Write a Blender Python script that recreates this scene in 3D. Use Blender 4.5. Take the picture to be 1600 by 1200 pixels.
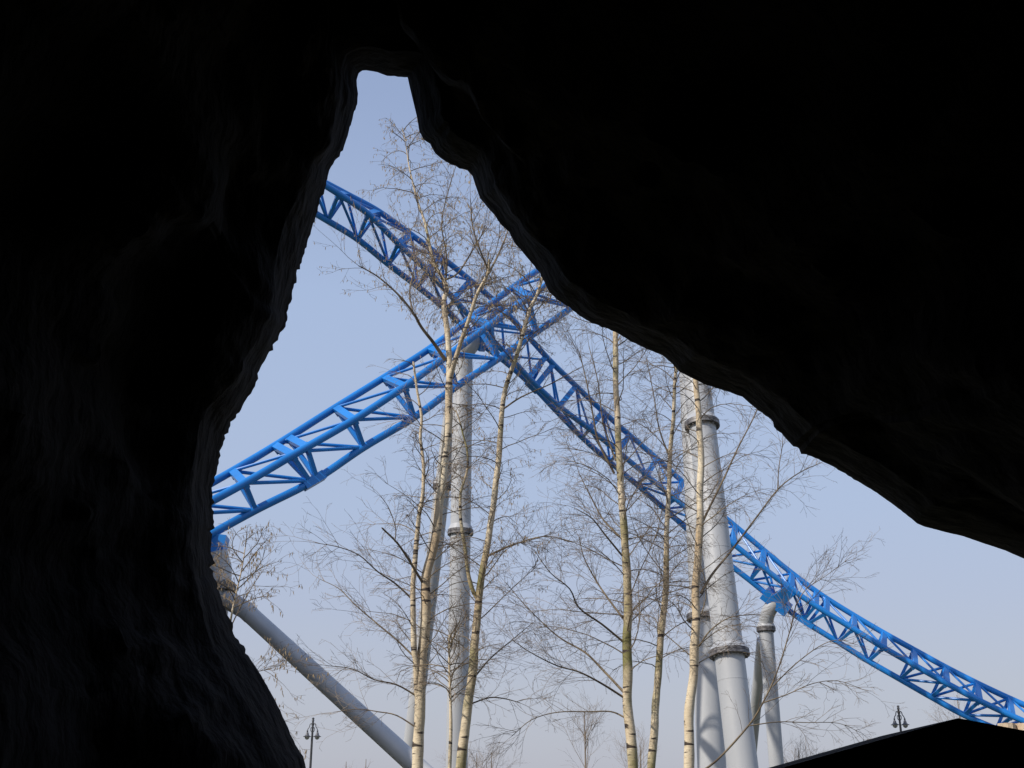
import bpy, math, random
from mathutils import Vector, Matrix, noise
random.seed(7)
for o in list(bpy.data.objects): bpy.data.objects.remove(o)
scene = bpy.context.scene
C = scene.collection
R = math.radians

# ---------------------------------------------------------------- camera
PITCH = R(20.8); F = 1800.0; CAM = Vector((0, 0, 1.6))
cam = bpy.data.objects.new('camera', bpy.data.cameras.new('camera'))
C.objects.link(cam); scene.camera = cam
cam.location = CAM; cam.rotation_euler = (R(90) + PITCH, 0, 0)
cam.data.sensor_width = 36; cam.data.lens = 36 * F / 1600
cam.data.clip_start = 0.02; cam.data.clip_end = 3000
FWD = Vector((0, math.cos(PITCH), math.sin(PITCH)))
UP = Vector((0, -math.sin(PITCH), math.cos(PITCH)))
RT = Vector((1, 0, 0))
def ray(px, py): return FWD + RT * ((px - 800) / F) + UP * ((600 - py) / F)
def P(px, py, d): return CAM + ray(px, py) * d           # d metres along the view axis
def at(px, py, Y):                                        # Y metres ahead over the ground
    r = ray(px, py); return CAM + r * (Y / r.y)

# ---------------------------------------------------------------- light
SUN_AZ = R(-124); SUN_EL = R(40)
world = bpy.data.worlds.new('World'); scene.world = world; world.use_nodes = True
nt = world.node_tree; nt.nodes.clear()
out = nt.nodes.new('ShaderNodeOutputWorld'); bg = nt.nodes.new('ShaderNodeBackground')
sky = nt.nodes.new('ShaderNodeTexSky'); sky.sky_type = 'NISHITA'; sky.sun_disc = False
sky.sun_elevation = SUN_EL; sky.sun_rotation = SUN_AZ
sky.air_density = 1.0; sky.dust_density = 3.5; sky.ozone_density = 3.0
bg.inputs['Strength'].default_value = 0.15
# spring haze: the clear-sky colour is thinned and a pale veil of scattered light added
def nd(t, **k):
    n = nt.nodes.new(t)
    for a, b in k.items(): setattr(n, a, b)
    return n
tc = nd('ShaderNodeTexCoord'); sx = nd('ShaderNodeSeparateXYZ'); ramp = nd('ShaderNodeValToRGB')
nt.links.new(tc.outputs['Generated'], sx.inputs[0]); nt.links.new(sx.outputs[2], ramp.inputs[0])
stops = [(0,(.44,.445,.505)),(.10,(.42,.44,.515)),(.17,(.395,.437,.555)),(.25,(.38,.45,.60)),(.42,(.355,.442,.622)),(.57,(.278,.352,.530)),(1,(.2,.27,.45))]
while len(ramp.color_ramp.elements) < len(stops): ramp.color_ramp.elements.new(.5)
for e, (p_, c_) in zip(ramp.color_ramp.elements, stops): e.position = p_; e.color = (*c_, 1)
thin = nd('ShaderNodeVectorMath', operation='SCALE'); thin.inputs['Scale'].default_value = .163
veil = nd('ShaderNodeVectorMath', operation='SCALE'); veil.inputs['Scale'].default_value = 5.42
add = nd('ShaderNodeVectorMath', operation='ADD')
nt.links.new(sky.outputs[0], thin.inputs[0]); nt.links.new(ramp.outputs[0], veil.inputs[0])
nt.links.new(thin.outputs[0], add.inputs[0]); nt.links.new(veil.outputs[0], add.inputs[1]); nt.links.new(add.outputs[0], bg.inputs[0])
nt.links.new(bg.outputs[0], out.inputs[0])
sd = bpy.data.lights.new('sun', 'SUN'); sd.energy = 3.0; sd.angle = R(0.5); sd.color = (1, .93, .83)
so = bpy.data.objects.new('sun', sd); C.objects.link(so)
sv = Vector((math.sin(SUN_AZ) * math.cos(SUN_EL), math.cos(SUN_AZ) * math.cos(SUN_EL), math.sin(SUN_EL)))
so.rotation_euler = sv.to_track_quat('Z', 'Y').to_euler(); so.location = sv * 40
scene.view_settings.view_transform = 'Standard'; scene.view_settings.look = 'None'
scene.view_settings.exposure = 0.3; scene.view_settings.gamma = 1

# ---------------------------------------------------------------- helpers
class MB:
    def __init__(s): s.v = []; s.f = []
    def tube(s, pts, rad, n=8, caps=True):
        pts = [Vector(p) for p in pts]
        if not hasattr(rad, '__len__'): rad = [rad] * len(pts)
        t0 = (pts[1] - pts[0]).normalized()
        a = Vector((0, 0, 1)) if abs(t0.z) < .9 else Vector((1, 0, 0))
        u = t0.cross(a).normalized(); base = len(s.v)
        for i, p in enumerate(pts):
            if i == 0: t = pts[1] - pts[0]
            elif i == len(pts) - 1: t = pts[i] - pts[i-1]
            else: t = (pts[i+1] - pts[i]).normalized() + (pts[i] - pts[i-1]).normalized()
            t = t.normalized() if t.length > 1e-9 else t0
            u = (u - t * u.dot(t)).normalized(); w = t.cross(u)
            for k in range(n):
                an = 2 * math.pi * k / n
                s.v.append(p + (u * math.cos(an) + w * math.sin(an)) * rad[i])
        for i in range(len(pts) - 1):
            for k in range(n):
                k2 = (k + 1) % n
                s.f.append((base + i*n + k, base + i*n + k2, base + (i+1)*n + k2, base + (i+1)*n + k))
        if caps:
            s.f.append(tuple(base + k for k in reversed(range(n))))
            s.f.append(tuple(base + (len(pts)-1)*n + k for k in range(n)))
    def bar(s, a, b, w, h, up):                            # rectangular bar a->b, width w across, height h along up
        a = Vector(a); b = Vector(b); t = (b - a).normalized()
        up = (up - t * up.dot(t)).normalized(); x = t.cross(up); base = len(s.v)
        for p in (a, b):
            for sx, sy in ((-1,-1),(1,-1),(1,1),(-1,1)):
                s.v.append(p + x * (w/2*sx) + up * (h/2*sy))
        s.f += [tuple(base+i for i in q) for q in ((3,2,1,0),(4,5,6,7),(0,1,5,4),(1,2,6,5),(2,3,7,6),(3,0,4,7))]
    def box(s, lo, hi):
        (x0,y0,z0),(x1,y1,z1) = lo, hi
        s.bar(((x0+x1)/2,(y0+y1)/2,z0), ((x0+x1)/2,(y0+y1)/2,z1), abs(x1-x0), abs(y1-y0), Vector((0,1,0)))
    def lathe(s, c, prof, n=16, axis=Vector((0,0,1))):     # prof: (r, h) along axis
        s.tube([Vector(c) + axis * h for r, h in prof], [max(r, 1e-4) for r, h in prof], n)
    def build(s, name, m, parent=None, smooth=True, origin=None):
        me = bpy.data.meshes.new(name)
        off = Vector((0,0,0))
        if parent is not None: off = parent.matrix_world.translation.copy() if parent.type != 'EMPTY' else parent.location.copy()
        if parent is not None and parent.parent is not None: off = parent['_o']
        if origin is not None: off = Vector(origin)
        me.from_pydata([tuple(Vector(v) - off) for v in s.v], [], s.f); me.update()
        if smooth:
            me.polygons.foreach_set('use_smooth', [True] * len(me.polygons))
            try: me.set_sharp_from_angle(angle=R(38))
            except Exception: pass
        me.materials.append(m)
        o = bpy.data.objects.new(name, me); C.objects.link(o)
        if parent is not None: o.parent = parent
        elif origin is not None: o.location = off
        return o
def sub(mb, name, m, part, root, smooth=True):             # a sub-part: parts sit at their root's origin
    me_off = root.location
    o = mb.build(name, m, None, smooth, origin=me_off); o.location = (0,0,0); o.parent = part
    return o
def thing(name, label, cat, loc, group=None):
    o = bpy.data.objects.new(name, None); C.objects.link(o); o.location = loc
    o.empty_display_size = .2
    tag(o, label, cat, group); return o
def tag(o, label, cat, group=None):
    o['label'] = label; o['category'] = cat
    if group: o['group'] = group
def resample(pts, n):
    """Catmull-Rom through pts, n steps per span"""
    pts = [Vector(p) for p in pts]; P_ = [pts[0]*2-pts[1]] + pts + [pts[-1]*2-pts[-2]]; r = []
    for i in range(1, len(P_) - 2):
        p0, p1, p2, p3 = P_[i-1:i+3]
        for k in range(n):
            t = k / n
            r.append(.5*((2*p1) + (p2-p0)*t + (2*p0-5*p1+4*p2-p3)*t*t + (3*p1-p0-3*p2+p3)*t**3))
    r.append(pts[-1]); return r
def lerpk(keys, x):
    if x <= keys[0][0]: return keys[0][1]
    for (a, va), (b, vb) in zip(keys, keys[1:]):
        if x <= b: return va + (vb - va) * (x - a) / (b - a)
    return keys[-1][1]

# ---------------------------------------------------------------- materials
def mat(name, col, rough=.6, metal=0, spec=.5):
    m = bpy.data.materials.new(name); m.use_nodes = True
    b = m.node_tree.nodes['Principled BSDF']
    b.inputs['Base Color'].default_value = (*col, 1); b.inputs['Roughness'].default_value = rough
    b.inputs['Metallic'].default_value = metal; b.inputs['Specular IOR Level'].default_value = spec
    return m
def N(m, t, **kw):
    n = m.node_tree.nodes.new(t)
    for k, v in kw.items(): setattr(n, k, v)
    return n
def noisy(m, c1, c2, scale, detail=5, lo=.35, hi=.65, stretch=(1,1,1), bump=0, bscale=None, bdist=.02, coord='Object'):
    nt = m.node_tree; L = nt.links.new; b = nt.nodes['Principled BSDF']
    tc = N(m, 'ShaderNodeTexCoord'); mp = N(m, 'ShaderNodeMapping'); mp.inputs['Scale'].default_value = stretch
    L(tc.outputs[coord], mp.inputs[0])
    nz = N(m, 'ShaderNodeTexNoise'); nz.inputs['Scale'].default_value = scale; nz.inputs['Detail'].default_value = detail
    L(mp.outputs[0], nz.inputs['Vector'])
    cr = N(m, 'ShaderNodeValToRGB'); L(nz.outputs[0], cr.inputs[0])
    cr.color_ramp.elements[0].position = lo; cr.color_ramp.elements[0].color = (*c1, 1)
    cr.color_ramp.elements[1].position = hi; cr.color_ramp.elements[1].color = (*c2, 1)
    L(cr.outputs[0], b.inputs['Base Color'])
    if bump:
        n2 = N(m, 'ShaderNodeTexNoise'); n2.inputs['Scale'].default_value = bscale or scale*4; n2.inputs['Detail'].default_value = 8
        L(mp.outputs[0], n2.inputs['Vector'])
        bp = N(m, 'ShaderNodeBump'); bp.inputs['Strength'].default_value = bump; bp.inputs['Distance'].default_value = bdist
        L(n2.outputs[0], bp.inputs['Height']); L(bp.outputs[0], b.inputs['Normal'])
    return cr
M = {}
M['blue'] = mat('track_blue_paint', (.012,.17,.60), .32)
noisy(M['blue'], (.012,.190,.58), (.018,.232,.69), 1.3)
M['grey'] = mat('column_grey_paint', (.5,.5,.5), .42)
noisy(M['grey'], (.40,.41,.425), (.49,.495,.505), 1.6, stretch=(1,1,.12), bump=0)
M['flange'] = mat('flange_steel', (.22,.21,.21), .5, .3)
noisy(M['flange'], (.06,.055,.06), (.22,.21,.205), 14)
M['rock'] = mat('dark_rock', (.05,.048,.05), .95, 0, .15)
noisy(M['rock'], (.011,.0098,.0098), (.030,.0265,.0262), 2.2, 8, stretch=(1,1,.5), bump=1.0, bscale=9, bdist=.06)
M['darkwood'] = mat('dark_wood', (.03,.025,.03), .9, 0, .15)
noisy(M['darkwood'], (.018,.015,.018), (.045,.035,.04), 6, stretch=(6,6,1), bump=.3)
M['postwood'] = mat('weathered_post', (.3,.29,.27), .9, 0, .15)
noisy(M['postwood'], (.28,.26,.25), (.5,.46,.44), 12, stretch=(4,4,.6))
M['twig'] = mat('twig_bark', (.10,.07,.055), .8, 0, .2)
noisy(M['twig'], (.16,.125,.10), (.33,.265,.20), 3)
M['limb'] = mat('limb_bark', (.16,.12,.09), .8, 0, .2)
noisy(M['limb'], (.11,.085,.065), (.29,.23,.155), 5)
M['catkin'] = mat('catkin', (.32,.22,.12), .8, 0, .2)
noisy(M['catkin'], (.28,.20,.12), (.52,.40,.24), 20)
M['iron'] = mat('lamp_iron', (.12,.12,.13), .5, .3)
M['glass'] = mat('lamp_glass', (.7,.7,.68), .2)
M['glass'].node_tree.nodes['Principled BSDF'].inputs['Transmission Weight'].default_value = .7
M['sand'] = mat('sandstone', (.5,.38,.25), .9, 0, .2)
noisy(M['sand'], (.42,.28,.18), (.66,.55,.40), 3, bump=.6, bdist=.05)
M['ground'] = mat('grass_ground', (.08,.1,.04), .95, 0, .1)
noisy(M['ground'], (.05,.065,.025), (.15,.13,.085), .6, 8, bump=.5, bscale=12)
def bark(name, moss):
    m = mat(name, (.7,.62,.5), .65, 0, .3); nt = m.node_tree; L = nt.links.new; b = nt.nodes['Principled BSDF']
    tc = N(m, 'ShaderNodeTexCoord')
    def nz(sc, st, det=4, rough=.55):
        mp = N(m, 'ShaderNodeMapping'); mp.inputs['Scale'].default_value = st; L(tc.outputs['Object'], mp.inputs[0])
        n = N(m, 'ShaderNodeTexNoise'); n.inputs['Scale'].default_value = sc; n.inputs['Detail'].default_value = det
        n.inputs['Roughness'].default_value = rough; L(mp.outputs[0], n.inputs['Vector']); return n
    def ramp(n, a, b_, ca=(0,0,0), cb=(1,1,1)):
        r = N(m, 'ShaderNodeValToRGB'); L(n.outputs[0], r.inputs[0])
        r.color_ramp.elements[0].position = a; r.color_ramp.elements[0].color = (*ca,1)
        r.color_ramp.elements[1].position = b_; r.color_ramp.elements[1].color = (*cb,1); return r
    def mix(f, a, b_):
        x = N(m, 'ShaderNodeMix', data_type='RGBA'); L(f, x.inputs[0])
        for s_, v in ((6, a), (7, b_)):
            if isinstance(v, tuple): x.inputs[s_].default_value = (*v, 1)
            else: L(v, x.inputs[s_])
        return x.outputs[2]
    base = ramp(nz(3, (1,1,.6)), .35, .65, (.54,.41,.26), (.84,.73,.54)).outputs[0]
    band = ramp(nz(3.6, (.9,.9,4.5), 3), .585, .63).outputs[0]            # short dark bands across the bark
    fine = ramp(nz(30, (.6,.6,5), 2), .62, .72).outputs[0]
    mossf = ramp(nz(1.6, (1,1,.7), 5), moss, moss + .12).outputs[0]
    c = mix(mossf, base, (.24,.22,.085))
    c = mix(fine, c, (.24,.17,.12)); c = mix(band, c, (.06,.045,.036))
    L(c, b.inputs['Base Color'])
    bp = N(m, 'ShaderNodeBump'); bp.inputs['Strength'].default_value = .5; bp.inputs['Distance'].default_value = .01
    L(nz(22, (1,1,3)).outputs[0], bp.inputs['Height']); L(bp.outputs[0], b.inputs['Normal'])
    return m
M['birch'] = bark('birch_bark_pale', .60)
M['birch_moss'] = bark('birch_bark_mossy', .47)

# ---------------------------------------------------------------- ground
g = MB(); n = 60; ext = 1500
xs = [math.copysign(abs(i/(n/2))**3, i) * ext for i in range(-n//2, n//2 + 1)]
for y in xs:
    for x in xs:
        z = 0 if math.hypot(x, y) < 30 else noise.noise(Vector((x*.01, y*.01, 0))) * .6 - .3
        g.v.append(Vector((x, y, z)))
w = len(xs)
for j in range(w-1):
    for i in range(w-1): g.f.append((j*w+i, j*w+i+1, (j+1)*w+i+1, (j+1)*w+i))
o = g.build('ground', M['ground']); o['kind'] = 'structure'

# ---------------------------------------------------------------- rock cave round the camera
LEFT = [(505,1960),(508,1700),(505,1500),(502,1320),(492,1240),(478,1200),(474,1182),(464,1168),(452,1142),(440,1115),(425,1085),(405,1050),(385,1020),
 (367,990),(357,965),(350,945),(342,925),(338,908),(332,898),(331,880),(330,850),(334,820),(333,790),(332,762),(337,740),(343,718),
 (347,700),(352,680),(362,660),(377,640),(388,620),(395,609),(404,592),(405,578),(415,560),(428,540),(438,520),(446,510),(449,500),
 (448,488),(455,465),(465,430),(470,415),(480,380),(486,360),(493,340),(500,312),(510,290),(514,265),(527,247),(536,235),(541,218),
 (546,205),(549,190),(557,165),(559,145),(557,124),(560,112)]
TOP = [(572,110),(590,113),(605,118),(622,120),(637,121)]
RIGHT = [(640,135),(646,160),(652,185),(655,205),(662,218),(672,225),(680,240),(690,248),(705,257),(718,263),(730,266),(738,275),(743,290),
 (750,310),(760,322),(772,335),(782,350),(795,362),(803,378),(815,392),(830,410),(843,425),(850,440),(858,455),(870,468),(890,480),
 (905,493),(925,505),(945,512),(965,520),(985,533),(1010,545),(1035,555),(1050,568),(1063,582),(1080,590),(1100,600),(1115,605),
 (1140,613),(1160,620),(1175,633),(1190,645),(1200,652),(1205,661),(1215,672),(1225,683),(1233,691),(1238,698),(1250,700),(1253,709),
 (1268,713),(1283,720),(1300,728),(1320,740),(1345,755),(1370,770),(1395,788),(1415,803),(1433,818),(1445,823),(1480,832),(1505,838),
 (1540,850),(1570,860),(1600,873),(1660,900),(1740,950),(1800,1020),(1840,1120),(1850,1300),(1850,1600),(1850,1960)]
key = LEFT + TOP + RIGHT; CC = Vector((770, 860))
pts = []; pts0 = []; side = []
for i, (a, b) in enumerate(zip(key, key[1:])):
    a = Vector(a); b = Vector(b); k = max(1, int((b-a).length / 5))
    for j in range(k):
        p = a.lerp(b, j/k); amp = 6.0 if i < len(LEFT) or 1180 < p.x < 1260 else 1.2
        if i < 12: amp = .8
        amp *= .35 + 1.5*abs(noise.noise(Vector((p.x*.023, p.y*.023, 21))))*1.4
        d = (p - CC).normalized(); pts0.append(p)
        pts.append(p + d * amp * (noise.noise(Vector((p.x*.11, p.y*.11, 3))) + .8*noise.noise(Vector((p.x*.34, p.y*.34, 9))))); side.append(0 if i < len(LEFT) else 1)
pts.append(Vector(key[-1])); pts0.append(Vector(key[-1]))
npt = len(pts)
nrm = []
for i in range(npt):                                        # smoothed outline normal, pointing into the rock
    t = pts0[min(i+5, npt-1)] - pts0[max(i-5, 0)]; nrm.append(Vector((t.y, -t.x)).normalized())
def outward(i, p, a):
    k = min(1, a / 160); return (nrm[i] * (1-k) + (p - CC).normalized() * k).normalized()
def ring_keys(keys, n):
    out_ = []
    for (a0, y0), (a1, y1) in zip(keys, keys[1:]):
        for k in range(n): t = k/n; out_.append((a0 + (a1-a0)*t, y0 + (y1-y0)*t))
    out_.append(keys[-1]); return out_
inner = ring_keys([(0,6.2),(14,6.0),(34,5.75),(75,5.6),(150,5.35),(300,4.8),(620,3.8)], 5)
outer = ring_keys([(0,6.2),(20,6.5),(90,6.6),(300,6.2),(700,5.2),(1100,4.3)], 3)[1:]
def make_ring(a, Y, sgn):
    r = []
    for i, p in enumerate(pts):
        p = pts0[i].lerp(p, math.exp(-abs(a)/7)); d = outward(i, p, a); q = p + d * a; w = at(q.x, q.y, Y)
        nn = noise.fractal(w * 1.4 + Vector((5,0,0)), 1.0, 2.1, 6)
        rg = abs(noise.noise(w * .9)) * 1.2 - .3
        am = min(a * .5, 60)
        q = p + d * (a + am * (nn * .8 + rg)); yy = Y + (min(a, 100)/100) * .10 * nn * (1 if sgn > 0 else 1)
        w = at(q.x, q.y, yy); r.append(w)
    return r
rings = []
oring = [make_ring(a, Y, -1) for a, Y in outer]
iring = [make_ring(a, Y, 1) for a, Y in inner]
lastI = iring[-1]; lastO = oring[-1]
def room(base, Y, s, nz_):
    r = []
    for w in base:
        v = Vector((w.x * s, Y, (w.z) * s)); v += Vector((v.x, 0, v.z)).normalized() * (nz_ * noise.fractal(v * .8, 1.0, 2.1, 5)); r.append(v)
    return r
ir2 = [room(lastI, y, s, .15) for y, s in ((3.2,1.08),(2.4,1.12),(1.2,1.15),(0,1.15),(-1.5,1.12),(-3,1.05),(-4.5,.9))]
or2 = [room(lastO, y, s, .3) for y, s in ((3.4,1.02),(2.0,1.05),(0,1.05),(-2,1.02),(-4,.97),(-5.6,.88))]
seq = list(reversed(or2)) + list(reversed(oring)) + iring + ir2
cave = MB(); W = npt + 2
for r in seq:
    a = r[0].copy(); a.z = -.6; b = r[-1].copy(); b.z = -.6
    cave.v += [a] + r + [b]
for j in range(len(seq) - 1):
    for i in range(W - 1): cave.f.append((j*W+i, (j+1)*W+i, (j+1)*W+i+1, j*W+i+1))
for row in (0, len(seq) - 1):                              # back walls
    c = Vector((0,0,0)); c.y = seq[row][0].y; c.z = 1.0; ci = len(cave.v); cave.v.append(c)
    for i in range(W - 1): cave.f.append((row*W+i, row*W+i+1, ci) if row else (row*W+i+1, row*W+i, ci))
    cave.f.append((row*W+W-1, row*W, ci) if row else (row*W, row*W+W-1, ci))
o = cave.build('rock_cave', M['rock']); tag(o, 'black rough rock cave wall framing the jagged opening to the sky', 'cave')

# ---------------------------------------------------------------- coaster tracks
def truss(root, st, ext, dia, plan, diag, clampset=()):
    """st: list of (R1, R2, S) world points; plan: i -> (first end, second end) ; diag: i -> +1/-1"""
    R1 = [s[0] for s in st]; R2 = [s[1] for s in st]; S = [s[2] for s in st]
    for nm, L_, r in (('rail', R1, dia/2), ('rail', R2, dia/2), ('spine_tube', S, dia/2*1.02)):
        m = MB(); m.tube(resample(L_, 6), r, 14); m.build(nm, M['blue'], root)
    for i in range(len(st)):
        tdir = (S[min(i+1, len(st)-1)] - S[max(i-1, 0)]).normalized()
        mid = (R1[i] + R2[i]) / 2; out_ = (mid - S[i]).normalized()
        m = MB()
        e1 = R1[i] + (R2[i]-R1[i]).normalized() * dia*.3; e2 = R2[i] + (R1[i]-R2[i]).normalized() * dia*.3
        offs = (-.17, .17) if i in clampset else (0,)
        for o_ in offs:
            v = tdir * o_ ; vi = v * .45
            m.bar(e1 + v, e2 + v, .15, .09, out_)                     # cross tie
            for a in (R1[i], R2[i]):                                  # tapered web plates rail to spine
                m.bar(a + v + (S[i]-a).normalized()*.04, S[i] + vi, .07, .085, tdir)
            for a in (R1[i], R2[i]):                                  # gussets
                q = a + (S[i]-a)*.16
                m.bar(a + v, q + v, .13, .10, tdir)
        if i in clampset:
            m.bar(S[i] - tdir*.24, S[i] + tdir*.24, .175, .175, out_)
        m.build('truss_frame', M['blue'], root, smooth=False)
        j = i + diag(i)
        if 0 <= j < len(st):
            m = MB()
            for a in (R1[j], R2[j]):
                m.tube([S[i], a], .036, 8)
            m.build('diagonal_strut', M['blue'], root)
        if i + 1 < len(st):
            m = MB(); pa = plan(i)
            a, b = ((R1[i], R2[i+1]) if pa else (R2[i], R1[i+1]))
            m.tube([a, b], .032, 8); m.build('plan_brace', M['blue'], root)
A_st = [((200,848),(185,830),(212,895),19.4),((292,803),(275,785),(305,848),20.2),((382,755),(363,736),(399,797),21.0),((468,705),(440,690),(490,751),21.8),
 ((553,656),(524,637),(568,699),22.6),((632,604),(600,590),(647,652),23.4),((699,556),(671,545),(713,604),24.2),((765,508),(737,496),(778,561),25.1),
 ((826,465),(803,448),(838,519),26.0),((884,425),(862,408),(894,480),27.0),((940,388),(918,372),(948,440),28.0),((994,355),(972,340),(1000,405),29.0)]
stA = [(P(f[0],f[1],d+.9), P(n_[0],n_[1],d), P(s[0],s[1],d+.35)) for n_, f, s, d in A_st]
tA = thing('coaster_track', 'bright blue steel coaster track climbing from lower left in front of the other track', 'coaster track', (stA[0][2].x, stA[0][2].y, stA[0][2].z))
truss(tA, stA, 0, .155, lambda i: True, lambda i: -1, clampset=(3,))
B_st = [((400,225),(392,222),(370,268)),((448,252),(438,249),(418,292)),((496,279),(484,275),(466,318)),
 ((541,303),(529,303),(512,345)),((591,330),(575,334),(559,374)),((643,367),(622,380),(607,413)),((690,402),(667,422),(653,448)),((735,438),(709,467),(698,485)),
 ((782,479),(752,514),(743,530)),((822,522),(794,556),(789,565)),((859,563),(832,596),(832,603)),((900,603),(874,635),(870,643)),((942,643),(921,670),(910,684)),
 ((983,679),(966,706),(953,722)),((1026,716),(1011,743),(995,757)),((1067,753),(1055,779),(1038,795)),((1108,788),(1101,815),(1082,834)),
 ((1149,822),(1146,850),(1127,872)),((1194,860),(1190,885),(1172,907)),((1238,896),(1236,920),(1213,940)),((1284,930),(1283,952),(1259,972)),
 ((1335,962),(1334,983),(1309,1003)),((1381,989),(1381,1012),(1357,1033)),((1428,1015),(1430,1040),(1406,1061)),((1477,1042),(1480,1068),(1455,1089)),
 ((1526,1067),(1531,1095),(1506,1117)),((1577,1091),(1582,1119),(1557,1139)),((1630,1114),(1635,1142),(1610,1160)),((1686,1136),(1690,1163),(1666,1182)),((1744,1156),(1748,1184),(1724,1202))]
dk = [(0,27.0),(3,28.3),(8,31.5),(13,34),(15,34),(19,33),(22,32),(26,30.5),(30,29)]
stB = []
for i, (a, b, s) in enumerate(B_st):
    d = lerpk(dk, i); o1 = lerpk([(3,.45),(10,.1),(14,.4),(30,.45)], i); o2 = lerpk([(3,-.45),(10,-.45),(30,-.42)], i); o3 = lerpk([(3,0),(10,.4),(14,0)], i)
    stB.append((P(*a, d+o1), P(*b, d+o2), P(*s, d+o3)))
tB = thing('coaster_track', 'bright blue steel coaster track descending from upper left behind the grey columns', 'coaster track', stB[-1][2])
truss(tB, stB, 0, .16, lambda i: i >= 10, lambda i: (-1 if i <= 13 else 1 if i < 19 else -1 if i < 23 else 1), clampset=(10, 20))

# ---------------------------------------------------------------- support columns
def flange(pos, axis, r, bolts=18):
    m = MB(); axis = axis.normalized()
    for s in (-1, 1):
        c = pos + axis * (.034 * s)
        m.tube([c - axis*.030, c + axis*.030], r, 28)
    a = axis.orthogonal().normalized(); b = axis.cross(a)
    for k in range(bolts):
        an = 2*math.pi*k/bolts; c = pos + (a*math.cos(an) + b*math.sin(an)) * (r - .05)
        m.tube([c - axis*.10, c + axis*.10], .017, 6)
    return m
def column(label, top, bot, r, flanges=(), r2=None, group='grey coaster support columns', elbow=None, clamp=None, collar=()):
    ax = (bot - top); root = thing('support_column', label, 'support column', (bot.x, bot.y, 0), group)
    if bot.z > 0: bot = bot + ax.normalized() * (bot.z / -ax.normalized().z)
    m = MB(); path = [top.lerp(bot, t/24) for t in range(25)]
    if elbow: path = resample(elbow, 4)[:-1] + path
    m.tube(path, [r + (0 if r2 is None else (r2-r)*k/(len(path)-1)) for k in range(len(path))], 32)
    tube_ = m.build('tube', M['grey'], root)
    axn = (bot-top).normalized()
    for t, fr in flanges:
        flange(top.lerp(bot, t), axn, fr).build('flange', M['flange'], root)
        c = top.lerp(bot, t)                                # painted grey upper collar of the joint
        m = MB(); m.tube([c - axn*.20, c - axn*.065], [r*1.02, fr*.98], 32); m.build('collar', M['grey'], root)
    for t, fr, h in collar:
        c = top.lerp(bot, t); m = MB(); m.tube([c - axn*h, c + axn*h], fr, 32); m.build('weld_ring', M['grey'], root)
    H_ = (bot-top).length; k = 1.7
    while k < H_ - 1:                                       # weld seams between the rolled tube sections
        c = top + axn*k; m = MB(); m.tube([c - axn*.012, c + axn*.012], r*1.012, 32); m.build('weld_seam', M['grey'], root); k += 2.9
    return root
def tparam(top, bot, py):                                   # where along top->bot the picture row py lies
    lo, hi = 0.0, 1.0
    for _ in range(40):
        mid = (lo+hi)/2; q = top.lerp(bot, mid) - CAM; y = 600 - F * q.dot(UP)/q.dot(FWD)
        if y < py: lo = mid
        else: hi = mid
    return lo
def ground_pt(top, b):
    d = b - top; return top + d * (top.z / -d.z)
# two big leaning pillars
p1t = at(1068,420,26.2); p1b = ground_pt(p1t, at(1160,1195,24.6))
column('thickest grey column with dark bolted flanges, right of the mossy birch', p1t, p1b, .315, [(tparam(p1t,p1b,664), .41), (tparam(p1t,p1b,1021), .43)])
p2t = at(1072,420,28.6); p2b = ground_pt(p2t, at(1112,1195,27.4))
column('grey column half hidden behind the thickest column', p2t, p2b, .325, [(tparam(p2t,p2b,965), .42)], collar=[(tparam(p2t,p2b,655), .345, .1)])
# bent column under the descending track
S19 = stB[19][2]
e0 = P(1222,931,33.0); e1 = P(1196.5,979,33.0); p3b = Vector((e1.x, e1.y, 0))
r3 = column('short grey column with bent neck clamped under the descending blue track', e1, p3b, .205, [(tparam(e1,p3b,983), .27)], elbow=[e0, P(1212,941,33), P(1203,952,33), P(1198,965,33), e1], collar=[(.004,.215,.012)])
m = MB(); tdir = (stB[20][2]-stB[18][2]).normalized(); 
m.bar(S19 - tdir*.42, S19 + tdir*.42, .42, .34, UP); m.bar(S19, stB[19][1], .30, .36, tdir)
m.build('track_clamp', M['blue'], r3, smooth=False)
p4t = P(1191,1000,33.9)
column('slim grey brace column leaning behind the bent-neck column', p4t, ground_pt(p4t, P(1172,1195,36)), .165, collar=[(.5,.185,.05)])
# central pillar and leaning brace
S8 = stB[8][2]; p5t = P(724,552,31.6); p5b = Vector((p5t.x, p5t.y, 0))
r5 = column('upright grey column rising to the crossing of the tracks', p5t, p5b, .265, [(tparam(p5t,p5b,832), .335)], elbow=[S8 + Vector((0,0,.05)), P(733,540,31.6), p5t])
m = MB(); m.bar(S8 - tdir*.35, S8 + tdir*.35, .36, .36, UP); m.build('track_clamp', M['blue'], r5, smooth=False)
p6t = P(706,640,31.9)
p6b = ground_pt(p6t, P(643,1160,30.6))
column('grey column leaning behind the birch trunk, left of the upright column', p6t, p6b, .215, [(tparam(p6t,p6b,760), .275)])
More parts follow.
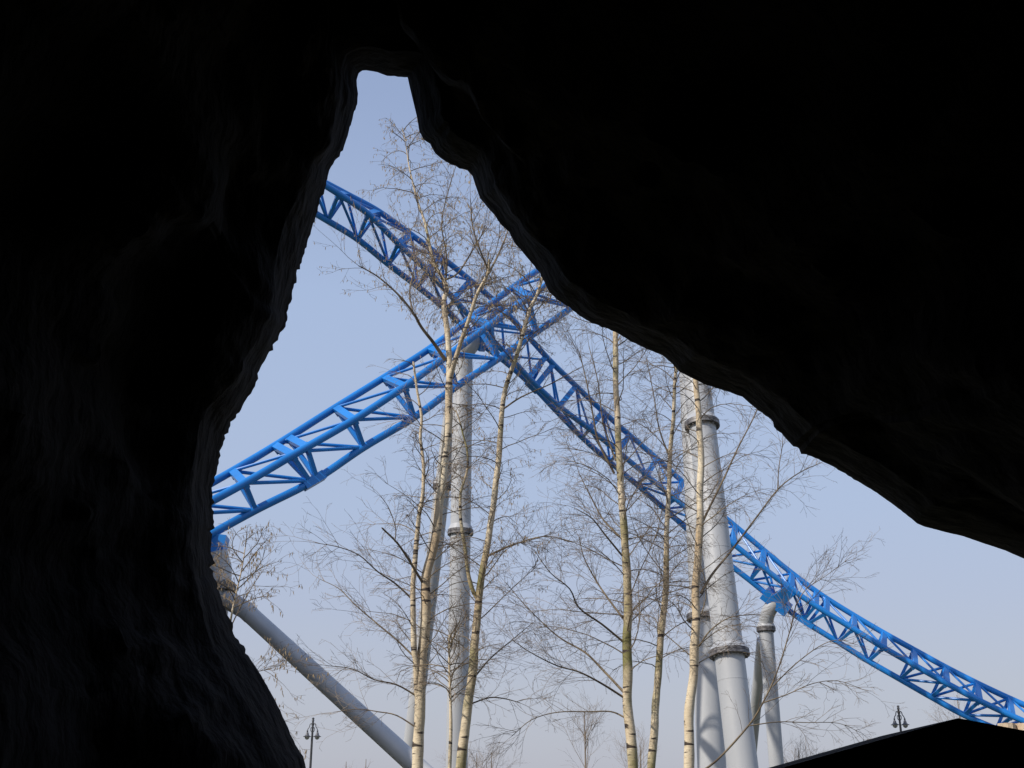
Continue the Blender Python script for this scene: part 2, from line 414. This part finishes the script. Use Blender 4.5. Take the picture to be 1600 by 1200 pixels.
# A-frame under the climbing track at the far left
c0 = P(338,850,20.9)
r7 = thing('support_column', 'grey post with slanting leg under the left end of the climbing track', 'support column', (c0.x, c0.y, 0), 'grey coaster support columns')
m = MB(); pj = P(338,925,20.4); m.tube([P(335,868,20.7), P(341,890,20.6), P(340,912,20.45), pj, Vector((pj.x-.1, pj.y, 0))], .24, 28); m.build('tube', M['grey'], r7)
m = flange(P(341,918,20.43), Vector((0,0,1)), .31); m.build('flange', M['flange'], r7)
l0 = P(352,935,20.3); l1 = P(383,953,20.0); l2 = ground_pt(l1, P(636,1184,17.6))
m = MB(); m.tube([l0, l1, l2], .15*1.0, 28); m.v = []; m.f = []
m.tube([l0, l0.lerp(l1,.8)], .16, 28); m.tube([l1.lerp(l2, t/20) for t in range(21)], .15, 28)
m.tube([l0.lerp(l1,.8), l1, l1.lerp(l2,.02)], .155, 28)
m.build('slanting_leg', M['grey'], r7)
m = MB(); m.bar(P(335,868,20.75), P(342,838,20.9), .34, .3, Vector((0,1,0))); m.build('track_clamp', M['blue'], r7, smooth=False)

# ---------------------------------------------------------------- birches
class Tree:
    def __init__(s, name, label, cat, base, bark_, group=None, seed=1):
        s.rng = random.Random(seed)
        s.root = thing(name, label, cat, base, group); s.tr = MB(); s.li = MB(); s.tw = MB(); s.ck = MB(); s.bark = bark_
    def stem(s, pts, r0, r1, toground=False, n=12):
        pts = resample(pts, 5)
        if toground:
            b = pts[0].copy(); d = (pts[0]-pts[3]).normalized(); b = b + d * (b.z/-d.z) if d.z < -.2 else Vector((b.x,b.y,0)); pts = [b + Vector((0,0,-.05))] + pts
        N_ = len(pts); rad = []
        for i, p in enumerate(pts):
            t = i/(N_-1); r = r0 + (r1-r0)*t
            rad.append(r * (1 + .10*noise.noise(p*6) + .05*noise.noise(p*17)))
            if i: pts[i] = p + Vector((noise.noise(p*2.6), noise.noise(p*2.6+Vector((7,0,0))), 0)) * r * .45
        s.tr.tube(pts, rad, n); return pts
    def limb(s, pts, r0, r1, kids=8, kl=.5, ck=0):
        pts = resample(pts, 4); N_ = len(pts)
        s.li.tube(pts, [r0+(r1-r0)*i/(N_-1) for i in range(N_)], 6)
        for k in range(kids):
            i = s.rng.randrange(N_//4, N_-1); d = (pts[i+1]-pts[i]).normalized()
            s.branch(pts[i], s.side(d, .7), kl*s.rng.uniform(.5,1.1), max(r1,.0035), 2, 0.0, ck)
        s.branch(pts[-1], (pts[-1]-pts[-2]).normalized(), kl, r1, 2, 0.0, ck)
    def side(s, d, ang):
        v = Vector((s.rng.gauss(0,1), s.rng.gauss(0,1), s.rng.gauss(0,1))); v = (v - d*v.dot(d)).normalized()
        a = ang * s.rng.uniform(.6, 1.3); return (d*math.cos(a) + v*math.sin(a)).normalized()
    def branch(s, p, d, L, r, level, droop, ck=0):
        n = 7 if level <= 1 else (5 if level == 2 else 4)
        pts = [p.copy()]; step = L/n; d = d.copy(); bend = Vector((s.rng.gauss(0,1), s.rng.gauss(0,1), s.rng.gauss(0,.6))) * .10
        for i in range(n):
            d = (d + bend + Vector((s.rng.gauss(0,1), s.rng.gauss(0,1), s.rng.gauss(0,1)))*.09 + Vector((0,0,-droop*(i+.5)/n))).normalized()
            pts.append(pts[-1] + d*step)
        mb = s.li if level == 1 else s.tw
        r = r*(.85 if level == 1 else .68); rt = max(r*.3, .0010)
        mb.tube(pts, [r + (rt-r)*i/n for i in range(n+1)], 5 if level == 1 else 3, caps=False)
        if level < 4 and L > .08:
            kn = {1: int(5 + L*7), 2: int(2 + L*8), 3: int(1 + L*7)}[level]
            for k in range(kn):
                t = s.rng.uniform(.2, 1); i = min(int(t*n), n-1); q = pts[i].lerp(pts[i+1], t*n - i)
                dd = s.side((pts[i+1]-pts[i]).normalized(), .66)
                s.branch(q, dd, L*s.rng.uniform(.28,.62)*(1.1 - .4*t), max(r*.55, .0017), level+1, droop*1.2, ck)
        if ck and level >= 3:
            for k in range(int(ck)):
                if s.rng.random() < .42:
                    i = s.rng.randrange(1, n+1); q = pts[i]; h = s.rng.uniform(.018,.042)
                    e = q + Vector((s.rng.uniform(-.4,.4), s.rng.uniform(-.4,.4), -1)).normalized()*h
                    s.ck.tube([q, q.lerp(e,.4), e], [.0013, .0036, .001], 4, caps=False)
    def sprout(s, pts, n, t0, t1, L0, L1, ck=0, up=.75, droop=.12, rr=.008):
        """n primary branches round a stem, their length going from L0 (low) to L1 (high)"""
        N_ = len(pts); az = s.rng.uniform(0, 6.28)
        for k in range(n):
            t = t0 + (t1-t0)*(k + s.rng.random())/n; f = t*(N_-1); i = min(int(f), N_-2); p = pts[i].lerp(pts[i+1], f-i)
            az += 2.4 + s.rng.uniform(-.5,.5); u = up * s.rng.uniform(.6,1.35)
            d = Vector((math.cos(az)*math.cos(u), math.sin(az)*math.cos(u), math.sin(u)))
            L = (L0 + (L1-L0)*(t-t0)/(t1-t0)) * s.rng.uniform(.6,1.2)
            s.branch(p, d, L, rr*(.6+.4*min(L,1)), 1, droop, ck)
    def done(s):
        if s.tr.v: s.tr.build('trunk', s.bark, s.root)
        if s.li.v: s.li.build('branches', M['limb'], s.root)
        if s.tw.v: s.tw.build('twigs', M['twig'], s.root)
        if s.ck.v: s.ck.build('catkins', M['catkin'], s.root)['kind'] = 'stuff'
GB = 'slender bare birches between cave and coaster'
def L(ps, Y, dy=0): return [at(x, y, Y + dy*k/(max(1,len(ps)-1))) for k, (x, y) in enumerate(ps)]
def basept(px, Y): b = at(px,1200,Y); return Vector((b.x, b.y, 0))
# twin-stemmed birch
Y1 = 11.0
t = Tree('birch_tree', 'tall cream twin-stemmed birch forking below the track crossing, leftmost large trunk', 'tree', basept(651,Y1), M['birch'], GB, 11)
main = t.stem(L([(652,1197),(656,1137),(658,1062),(661,1000),(665,950),(667,900),(677,857),(685,797),(691,760),(695,722),(701,660),(702,597)],Y1), .052, .038, True)
up = t.stem(L([(702,597),(700,531),(694,475),(698,450),(687,428),(677,409),(665,352),(652,312),(640,265),(634,225),(628,198)],Y1,.3), .033, .002)
r_ = t.stem(L([(703,592),(709,569),(720,535),(732,503),(745,460),(762,428),(765,405)],Y1,-.4), .028, .012)
st2 = t.stem(L([(655,1110),(652,1070),(651,1037),(646,1005),(645,925),(649,873),(653,813),(655,800),(661,767),(661,722),(657,685),(659,652),(652,610),(646,565)],Y1,-.2), .032, .010)
t.limb(L([(697,437),(717,425),(742,385),(760,355)],Y1+.1,.3), .012,.006, 9,.6, 2)
t.limb(L([(697,437),(698,400),(690,350),(700,300),(712,260)],Y1+.1,-.3), .010,.004, 10,.6, 2)
t.limb(L([(696,563),(677,535),(659,512),(645,488),(622,460),(590,432),(560,415)],Y1,-.5), .020,.005, 12,.65, 2)
t.limb(L([(645,488),(640,455),(648,410),(640,360)],Y1,.3), .010,.004, 10,.6, 2)
t.limb(L([(763,428),(780,395),(792,365),(800,340)],Y1-.4,.3), .012,.005, 12,.6, 2)
t.limb(L([(762,420),(748,385),(738,350),(735,310)],Y1-.4,-.3), .011,.004, 12,.6, 2)
t.limb(L([(663,915),(645,885),(622,850),(597,825)],Y1,-.5), .014,.008, 0,.01)
t.limb(L([(617,847),(618,825),(608,795),(595,775)],Y1-.3,-.1), .006,.003, 6,.35)
t.limb(L([(645,937),(618,912),(590,893),(562,868),(530,855),(492,848)],Y1,-.5), .009,.003, 14,.5)
t.limb(L([(651,1030),(620,1000),(590,975),(555,945),(530,920),(500,905)],Y1,.3), .010,.003, 14,.5)
t.limb(L([(655,1090),(620,1070),(585,1062),(550,1045),(510,1040)],Y1,-.3), .009,.003, 14,.5)
t.limb(L([(655,1140),(620,1118),(590,1112),(560,1108),(520,1113)],Y1,.2), .008,.003, 10,.45)
t.sprout(main, 34, .30, 1, .75, .6, 0, .6)
t.sprout(st2, 26, .1, 1, .65, .4, .4, .6)
t.sprout(up, 48, .15, .99, .75, .38, 2.2, .65, .22)
t.sprout(r_, 16, .3, 1, .7, .6, 2.2, .6, .2)
t.done()
# forked birch
Y2 = 11.6
t = Tree('birch_tree', 'mossy leaning birch with a wavy side stem in front of the upright column', 'tree', basept(721,Y2), M['birch_moss'], GB, 21)
m2 = t.stem(L([(721,1197),(726,1137),(734,1087),(740,1037),(743,1000),(747,937),(752,905),(761,857),(769,797),(775,747),(781,685),(785,635),(795,592),(809,550),(820,512),(829,480),(837,464),(848,430),(852,395)],Y2), .050, .012, True)
w2 = t.stem(L([(747,940),(735,912),(726,855),(720,815),(719,780),(721,765),(730,735),(730,705),(724,680),(719,660),(712,640)],Y2,-.2), .022, .006)
t.limb(L([(760,870),(800,852),(850,838),(890,845)],Y2,-.4), .010,.004, 10,.5)
t.limb(L([(785,640),(815,620),(860,600),(905,575)],Y2,-.3), .010,.004, 12,.5,.5)
t.limb(L([(740,1060),(765,1030),(800,1000),(830,975)],Y2,.3), .009,.003, 12,.5)
t.limb(L([(735,1100),(765,1090),(790,1092),(812,1098)],Y2,.2), .009,.004, 8,.4)
t.sprout(m2, 50, .22, 1, .8, .65, 1.0, .6)
t.sprout(m2, 26, .72, 1, .7, .5, 2.4, .6, .2)
t.sprout(w2, 16, .3, 1, .5, .4, 0, .6)
t.done()
# thin young birch between them
t = Tree('birch_sapling', 'thin young birch stem in front of the upright grey column', 'tree', basept(703,10.6), M['birch'], GB, 31)
m3 = t.stem(L([(703,1197),(705,1137),(704,1087),(702,1040),(702,992)],10.6), .018, .006, True)
t.limb([m3[-1], at(712,1000,10.6), at(735,1020,10.6)], .006,.003, 4,.3)
t.sprout(m3, 34, .45, 1, .6, .4, 0, .7)
t.done()
# third, fourth and fifth birch
Y3 = 11.2
t = Tree('birch_tree', 'straight birch with white and green mossy bark, long boughs reaching left', 'tree', basept(988,Y3), M['birch_moss'], GB, 41)
m4 = t.stem(L([(988,1197),(985,1133),(980,1077),(981,1000),(981,933),(978,867),(972,800),(970,767),(967,700),(963,633),(962,567),(962,520),(960,460),(958,400)],Y3), .050, .022, True)
t.limb(L([(975,1082),(945,1050),(915,1020),(880,1000),(855,980),(820,945),(790,910)],Y3,.6), .013,.003, 20,.6)
t.limb(L([(975,1090),(940,1068),(905,1050),(870,1040),(830,1020),(800,1000)],Y3,-.5), .011,.003, 18,.6)
t.limb(L([(974,967),(950,935),(930,905),(912,870),(905,840)],Y3,.4), .011,.004, 14,.6)
t.limb(L([(974,1003),(940,975),(905,950),(890,920),(860,895),(835,860)],Y3,-.5), .011,.003, 16,.6)
t.limb(L([(978,1122),(955,1112),(920,1112),(870,1113),(830,1125),(800,1150)],Y3,.4), .009,.003, 14,.5)
t.limb(L([(972,868),(945,835),(925,810),(900,795)],Y3,-.3), .010,.004, 12,.5)
t.limb(L([(968,838),(945,815),(930,790),(905,740)],Y3,.3), .010,.004, 12,.55)
t.limb(L([(960,740),(935,690),(925,640),(915,590),(905,550)],Y3,-.3), .012,.004, 14,.55, .5)
t.limb(L([(962,720),(942,660),(935,600),(920,540)],Y3,.3), .010,.004, 14,.55, .5)
t.sprout(m4, 62, .18, 1, .95, .65, .3, .62)
t.done()
Y4 = 11.8
t = Tree('birch_tree', 'slim mossy birch, middle of the three right-hand trunks', 'tree', basept(1018,Y4), M['birch_moss'], GB, 51)
m5 = t.stem(L([(1018,1197),(1023,1117),(1027,1067),(1032,1000),(1040,933),(1042,867),(1041,833),(1045,783),(1047,717),(1052,650),(1054,600),(1058,560),(1062,480)],Y4), .042, .014, True)
t.sprout(m5, 50, .2, 1, .85, .7, .4, .62)
t.limb(L([(1047,717),(1030,670),(1022,620),(1010,560)],Y4,.3), .010,.004, 12,.5, .5)
t.done()
Y5 = 10.8
t = Tree('birch_tree', 'pale birch in front of the thickest column with boughs sweeping right', 'tree', basept(1077,Y5), M['birch'], GB, 61)
m6 = t.stem(L([(1077,1197),(1078,1117),(1083,1050),(1087,983),(1088,917),(1092,833),(1094,783),(1095,717),(1092,650),(1087,600),(1084,540),(1082,460)],Y5), .046, .024, True)
t.limb(L([(1095,927),(1113,897),(1143,860),(1183,807),(1217,763),(1250,738),(1283,723)],Y5,.4), .013,.004, 20,.55)
t.limb(L([(1215,765),(1217,730),(1222,700),(1223,685)],Y5+.3,.1), .006,.003, 8,.4)
t.limb(L([(1098,815),(1110,790),(1130,750),(1153,700),(1183,640),(1190,600)],Y5,-.3), .012,.004, 14,.5)
t.limb(L([(1080,1215),(1120,1188),(1171,1132),(1193,1096),(1213,1053),(1233,990),(1243,947)],Y5,-.6), .011,.004, 22,.6)
t.limb(L([(1193,1098),(1230,1085),(1270,1068),(1310,1064),(1350,1078)],Y5-.4,-.1), .006,.002, 14,.4)
t.limb(L([(1171,1134),(1215,1128),(1260,1129),(1310,1130),(1345,1145)],Y5-.4,.2), .006,.002, 14,.4)
t.limb(L([(1207,1073),(1240,1040),(1280,1010),(1310,1000),(1340,1008)],Y5-.4,-.2), .006,.002, 12,.4)
t.limb(L([(1243,947),(1260,920),(1290,900),(1330,870)],Y5-.6,.1), .005,.002, 14,.4)
t.limb(L([(1092,1010),(1110,985),(1140,965),(1180,960)],Y5,-.3), .008,.003, 10,.45)
t.sprout(m6, 44, .2, 1, .75, .65, 0, .62)
t.done()
# young birch at the left edge of the opening
t = Tree('birch_sapling', 'young birch with opening buds beside the left edge of the cave mouth', 'tree', basept(352,9.6), M['birch'], GB, 71)
m7 = t.stem(L([(350,1197),(352,1100),(356,1020),(360,970),(368,930),(378,888),(386,835)],9.6), .016, .003, True)
t.limb(L([(358,985),(375,950),(395,915),(412,890)],9.6,.2), .006,.002, 9,.35, 2)
t.limb(L([(354,1080),(375,1060),(400,1050),(425,1045)],9.6,-.2), .006,.002, 14,.35, 3)
t.limb(L([(353,1120),(385,1110),(415,1120),(440,1135)],9.6,.2), .005,.002, 8,.3, 2)
t.limb(L([(350,1000),(345,960),(340,920),(338,890)],9.6,.2), .006,.002, 10,.35, 3)
t.sprout(m7, 18, .55, .98, .5, .28, 2, .6)
t.done()

# ---------------------------------------------------------------- far saplings and bushes whose tops reach into view
def far_tree(px, topy, Y, label, seed, spread=.8, n=9, cat='tree', name='bare_tree'):
    top = at(px, topy, Y); base = Vector((top.x, top.y, -.2)); t = Tree(name, label, cat, base, M['twig'], 'distant bare trees along the horizon', seed)
    H = top.z; pts = [base.lerp(top, k/6) for k in range(7)]
    t.tr.tube(resample(pts,2), [.05*(1-.9*k/12)*(Y/30)+.004 for k in range(13)], 6)
    for k in range(n):
        f = t.rng.uniform(.55,.9); p = base.lerp(top, f); a = t.rng.uniform(0,6.28); u = t.rng.uniform(.9,1.25)
        t.branch(p, Vector((math.cos(a)*math.cos(u), math.sin(a)*math.cos(u), math.sin(u))), (H*(1-f)+.3)*t.rng.uniform(.7,1.1)*spread, .008*Y/30+.003, 2, -.05)
    t.done()
far_tree(913,1112,22,'small upright bare tree low in the gap between the birches',81,.9,11)
far_tree(745,1176,44,'faint bushy bare tree low beside the mossy leaning birch',82,1.1,8)
far_tree(768,1176,42,'low bare treetop right of the faint bushy tree',83,1.1,6)
far_tree(541,1190,60,'tiny bare treetop right of the left street lamp',84,.7,4)
far_tree(572,1186,60,'tiny bare spire treetop under the slanting grey leg',85,.7,4)
far_tree(1247,1168,34,'bare treetop poking over the left end of the dark roof',86,1.0,12)
far_tree(1000,1160,45,'faint bare treetop between the two mossy birches',87,1.0,10)
far_tree(1495,1086,36,'thin bare treetop behind the descending track above the roof peak',88,.8,6)

# ---------------------------------------------------------------- street lamps
def lamp(px, py, Y, label):
    top = at(px, py, Y); x, y, H = top.x, top.y, top.z
    root = thing('street_lamp', label, 'street lamp', (x, y, 0), 'double-headed street lamps')
    m = MB(); m.lathe((x,y,0), [(.14,0),(.14,.3),(.09,.4),(.06,.9),(.05,1.0),(.030,H-.12),(.042,H-.10),(.032,H-.06),(.042,H-.02),(.01,H)], 12)
    m.build('post', M['iron'], root)
    for s in (-1, 1):
        m = MB(); arm = [(0,-.40),(.02,-.25),(.05,-.18),(.085,-.21),(.10,-.28),(.13,-.32),(.155,-.38)]
        m.tube(resample([Vector((x+s*a, y, H+b)) for a, b in arm], 4), .014, 6)
        m.tube(resample([Vector((x+s*a, y, H+b)) for a, b in ((.02,-.44),(.06,-.38),(.05,-.30),(.02,-.33))], 4), .011, 5)
        a_ = m.build('arm', M['iron'], root)
        c = (x+s*.155, y, H-.38)
        m = MB(); m.lathe(c, [(.015,0),(.03,-.02),(.018,-.05),(.04,-.08),(.05,-.13),(.08,-.165),(.125,-.185),(.12,-.195)], 14)
        hd = m.build('lamp_shade', M['iron'], root)
        m = MB(); m.lathe(c, [(.075,-.197),(.07,-.235),(.045,-.265),(.01,-.28)], 12); sub(m, 'globe', M['glass'], hd, root)
lamp(489.5,1121,37,'dark two-armed street lamp seen left of the slanting grey leg')
lamp(1403,1102,36,'dark two-armed street lamp just above the dark roof')

# ---------------------------------------------------------------- dark shelter in the cave mouth
YH = 4.7
pk = at(1497,1122,YH); lf = at(1225,1199,YH); sl = (pk.z-lf.z)/(pk.x-lf.x); rt = at(1640,1149,YH); sr = (pk.z-rt.z)/(rt.x-pk.x)
root = thing('wooden_shelter', 'black gabled shelter roof with a post, at the lower right', 'shelter', (pk.x, YH+.5, 0))
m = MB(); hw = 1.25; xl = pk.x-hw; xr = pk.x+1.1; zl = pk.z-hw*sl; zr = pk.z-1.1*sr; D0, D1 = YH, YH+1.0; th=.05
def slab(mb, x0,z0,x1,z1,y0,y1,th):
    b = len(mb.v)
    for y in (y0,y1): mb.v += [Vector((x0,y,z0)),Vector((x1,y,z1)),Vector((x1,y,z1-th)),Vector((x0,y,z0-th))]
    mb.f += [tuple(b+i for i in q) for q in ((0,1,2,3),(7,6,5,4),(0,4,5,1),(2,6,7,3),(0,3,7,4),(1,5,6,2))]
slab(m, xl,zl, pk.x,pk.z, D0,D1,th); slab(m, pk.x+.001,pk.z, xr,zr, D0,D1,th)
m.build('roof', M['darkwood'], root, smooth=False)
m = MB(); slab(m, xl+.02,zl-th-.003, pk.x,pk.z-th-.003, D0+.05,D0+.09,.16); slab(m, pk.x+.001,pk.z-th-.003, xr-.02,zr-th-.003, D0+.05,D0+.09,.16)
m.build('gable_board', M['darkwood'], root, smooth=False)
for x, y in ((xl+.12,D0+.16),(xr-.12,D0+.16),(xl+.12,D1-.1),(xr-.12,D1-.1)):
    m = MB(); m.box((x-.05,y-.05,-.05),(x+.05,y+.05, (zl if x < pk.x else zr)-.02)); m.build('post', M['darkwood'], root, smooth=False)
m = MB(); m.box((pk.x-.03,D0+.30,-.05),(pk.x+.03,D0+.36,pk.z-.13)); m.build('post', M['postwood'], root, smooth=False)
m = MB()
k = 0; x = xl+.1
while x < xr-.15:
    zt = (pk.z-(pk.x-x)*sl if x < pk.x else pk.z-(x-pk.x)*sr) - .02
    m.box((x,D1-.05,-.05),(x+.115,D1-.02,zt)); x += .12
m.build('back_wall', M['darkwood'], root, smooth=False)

# ---------------------------------------------------------------- sandstone wall far right
rs = MB(); rng = random.Random(5)
for k in range(9):
    c = at(1572 + k*26, 1134 + 2*k, 17); c.z -= .0; sx = rng.uniform(.10,.16); h = c.z + rng.uniform(-.02,.05)
    b = len(rs.v); seg = 10; lev = 10
    for j in range(lev+1):
        for i in range(seg):
            a = 2*math.pi*i/seg; z = h*j/lev; q = Vector((c.x+math.cos(a)*sx*1.1*(1-.25*(j/lev)**6), c.y+math.sin(a)*sx, z))
            rs.v.append(q + Vector((1,1,0))*.035*noise.noise(q*6) )
    for j in range(lev):
        for i in range(seg): rs.f.append((b+j*seg+i, b+j*seg+(i+1)%seg, b+(j+1)*seg+(i+1)%seg, b+(j+1)*seg+i))
    rs.f.append(tuple(b+lev*seg+i for i in range(seg)))
o = rs.build('stone_wall', M['sand'], smooth=False); tag(o, 'sunlit beige sandstone wall top at the right edge above the roof', 'wall')

# ---------------------------------------------------------------- unseen rock mass, added to put the slanting leg in shade
rk = MB(); seg, lev = 48, 26; cx, cy, rr, H = -7.6, 16.8, 1.75, 8.9
for j in range(lev+1):
    f = j/lev
    for i in range(seg):
        a = 2*math.pi*i/seg; q = Vector((math.cos(a), 1.85*math.sin(a), 0)) * rr * (1.08 - .14*f) * math.sqrt(max(0, 1 - f**12))
        p = Vector((cx, cy, H*f - .2)) + q; n_ = noise.fractal(p*.5, 1.0, 2.1, 6)
        rk.v.append(p + q * .14 * n_)
for j in range(lev):
    for i in range(seg): rk.f.append((j*seg+i, j*seg+(i+1)%seg, (j+1)*seg+(i+1)%seg, (j+1)*seg+i))
o = rk.build('shade_rock', M['rock']); tag(o, 'added tall dark rock out of view, shading the slanting grey leg', 'rock')
